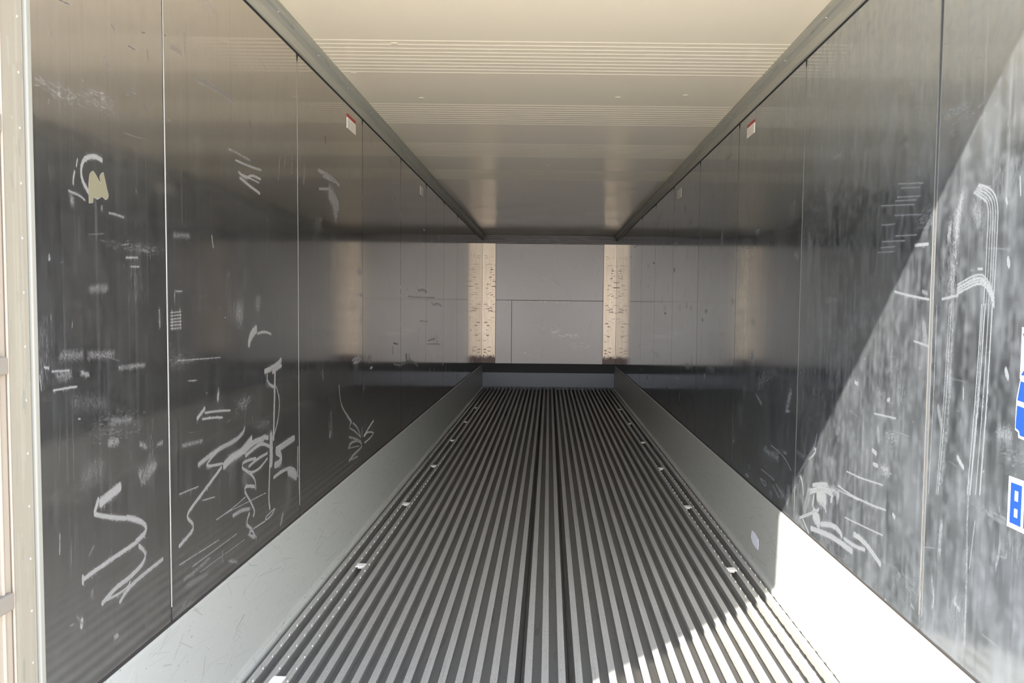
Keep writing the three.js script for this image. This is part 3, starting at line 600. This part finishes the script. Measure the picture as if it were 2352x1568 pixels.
// ---------- spacer clips across the outer grooves ----------
{
  const clip = new THREE.Group();
  const body = rounded(0.046, 0.005, 0.05, 0.002, 0, 0.0025, 0), tongue = rounded(0.026, 0.012, 0.034, 0.003, 0, -0.005, 0);
  const put = (side, z, label) => {
    const c = group('spacer_clip', { label, category: 'clip', group: 'white spacer clips in the floor grooves' });
    mesh('clip_plate', body, M.clip, c); mesh('clip_tongue', tongue, M.clip, c);
    c.position.set(side * 0.970, 0, z); c.rotation.y = side * 0.05;
  };
  const order = ['nearest', 'second nearest', 'third nearest', 'fourth nearest', 'fifth nearest', 'farthest'];
  for (const side of [-1, 1]) for (let i = 0; i < 6; i++) put(side, -2.21 - i * 1.28, `white spacer clip across a floor groove by the ${side < 0 ? 'left' : 'right'} kick plate, ${order[i]} of six`);
  put(-1, -0.96, 'white spacer clip by the left kick plate at the very bottom of the picture');
}

// ---------- labels and stickers ----------
function plateUV(g, flip) { const p = g.attributes.position, uv = g.attributes.uv; g.computeBoundingBox(); const b = g.boundingBox, w = b.max.z - b.min.z, h = b.max.y - b.min.y; for (let i = 0; i < p.count; i++) { const u = (b.max.z - p.getZ(i)) / w; uv.setXY(i, flip ? 1 - u : u, (p.getY(i) - b.min.y) / h); } return g; }
function notice(name, side, s0, s1, y0, y1, red, label) {
  const [c, x] = canvas(256, 160, 'rgb(232,224,210)');
  if (red) { x.fillStyle = 'rgb(168,62,58)'; x.fillRect(0, 0, 256, 38); }
  const rnd = random(red ? 5 : 6); x.fillStyle = 'rgba(120,110,100,0.45)';
  for (let l = 0; l < 6; l++) { let px = 20; while (px < 220) { const w = 8 + rnd() * 26; x.fillRect(px, 58 + l * 16, Math.min(w, 236 - px), 4); px += w + 7; } }
  const g = plateUV(rounded(0.003, y1 - y0, s1 - s0, 0.001, side * (HALF - 0.0015), (y0 + y1) / 2, -(s0 + s1) / 2), side > 0);
  const m = mesh(name, g, new THREE.MeshStandardMaterial({ map: texture(c, true), roughness: 0.6 })); m.userData = { label, category: 'label' };
}
notice('warning_label', -1, 2.62, 2.807, 2.352, 2.432, true, 'small red and white warning label high on the left wall under the cove rail');
notice('warning_label', 1, 2.63, 2.79, 2.353, 2.428, true, 'small red and white warning label high on the right wall under the cove rail');
notice('paper_label', -1, 5.10, 5.25, 2.34, 2.415, false, 'tiny plain white label farther back, high on the left wall');
notice('paper_label', 1, 5.04, 5.25, 2.335, 2.415, false, 'tiny plain white label farther back, high on the right wall');
function sticker(name, outline, inks, label) {
  const t = new THREE.Group(); t.name = numbered(name); t.userData = { label, category: 'sticker' }; scene.add(t);
  const solid = (pts, d, holes = []) => { const s = new THREE.Shape(pts.map(([a, b]) => new THREE.Vector2(a, b))); for (const h of holes) s.holes.push(new THREE.Path(h.map(([a, b]) => new THREE.Vector2(a, b)))); return new THREE.ExtrudeGeometry(s, { depth: d, bevelEnabled: false }); };
  const place = (g) => { g.rotateY(-Math.PI / 2); g.translate(HALF, 0, 0); return g; };         // shape x becomes z, thickness points into the room
  for (const o of outline) mesh('backing', place(solid(o, 0.0015)), M.stickerWhite, t);
  for (const [o, holes] of inks) mesh('letter', place(solid(o, 0.003, holes)), M.stickerBlue, t);
}
M.stickerWhite = flat(0x9c9caa, 0.5); M.stickerBlue = flat(0x16378c, 0.45);
const rect = (z0, z1, y0, y1) => [[z0, y0], [z1, y0], [z1, y1], [z0, y1]];
sticker('blue_sticker', [rect(-0.117, -0.0, 0.832, 0.957)], [[rect(-0.105, -0.062, 0.845, 0.944), [rect(-0.09, -0.074, 0.862, 0.884), rect(-0.09, -0.074, 0.902, 0.928)]], [rect(-0.05, -0.01, 0.845, 0.944), [rect(-0.038, -0.022, 0.86, 0.93)]]], 'white-edged sticker with blue letters, lower one at the right wall edge');
sticker('blue_sticker', [[[-0.101, 1.075], [-0.088, 1.07], [-0.086, 1.057], [0.0, 1.05], [0.0, 1.19], [-0.088, 1.2], [-0.1, 1.15]], rect(-0.09, 0, 1.2, 1.325)], [[[[-0.097, 1.08], [-0.083, 1.075], [-0.078, 1.064], [-0.01, 1.06], [-0.01, 1.125], [-0.094, 1.135]], []], [[[-0.094, 1.148], [-0.01, 1.14], [-0.01, 1.185], [-0.084, 1.195]], []], [[[-0.084, 1.21], [-0.05, 1.25], [-0.084, 1.31], [-0.01, 1.315], [-0.01, 1.21]], []]], 'tall ragged blue and white sticker, upper one at the right wall edge');

{  // thin pale leaf-shaped patch laid against the right kick plate
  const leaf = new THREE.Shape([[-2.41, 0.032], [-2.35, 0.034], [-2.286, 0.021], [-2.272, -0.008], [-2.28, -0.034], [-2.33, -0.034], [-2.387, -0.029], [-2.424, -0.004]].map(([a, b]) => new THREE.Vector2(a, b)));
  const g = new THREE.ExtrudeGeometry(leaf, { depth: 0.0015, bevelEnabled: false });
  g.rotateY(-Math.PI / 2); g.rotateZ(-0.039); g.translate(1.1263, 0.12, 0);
  const patch = mesh('leaf_patch', g, flat(0xd6d6de, 0.6)); patch.userData = { label: 'small pale leaf-shaped scrap on the right kick plate', category: 'pale_patch' };
}

renderer.render(scene, camera);
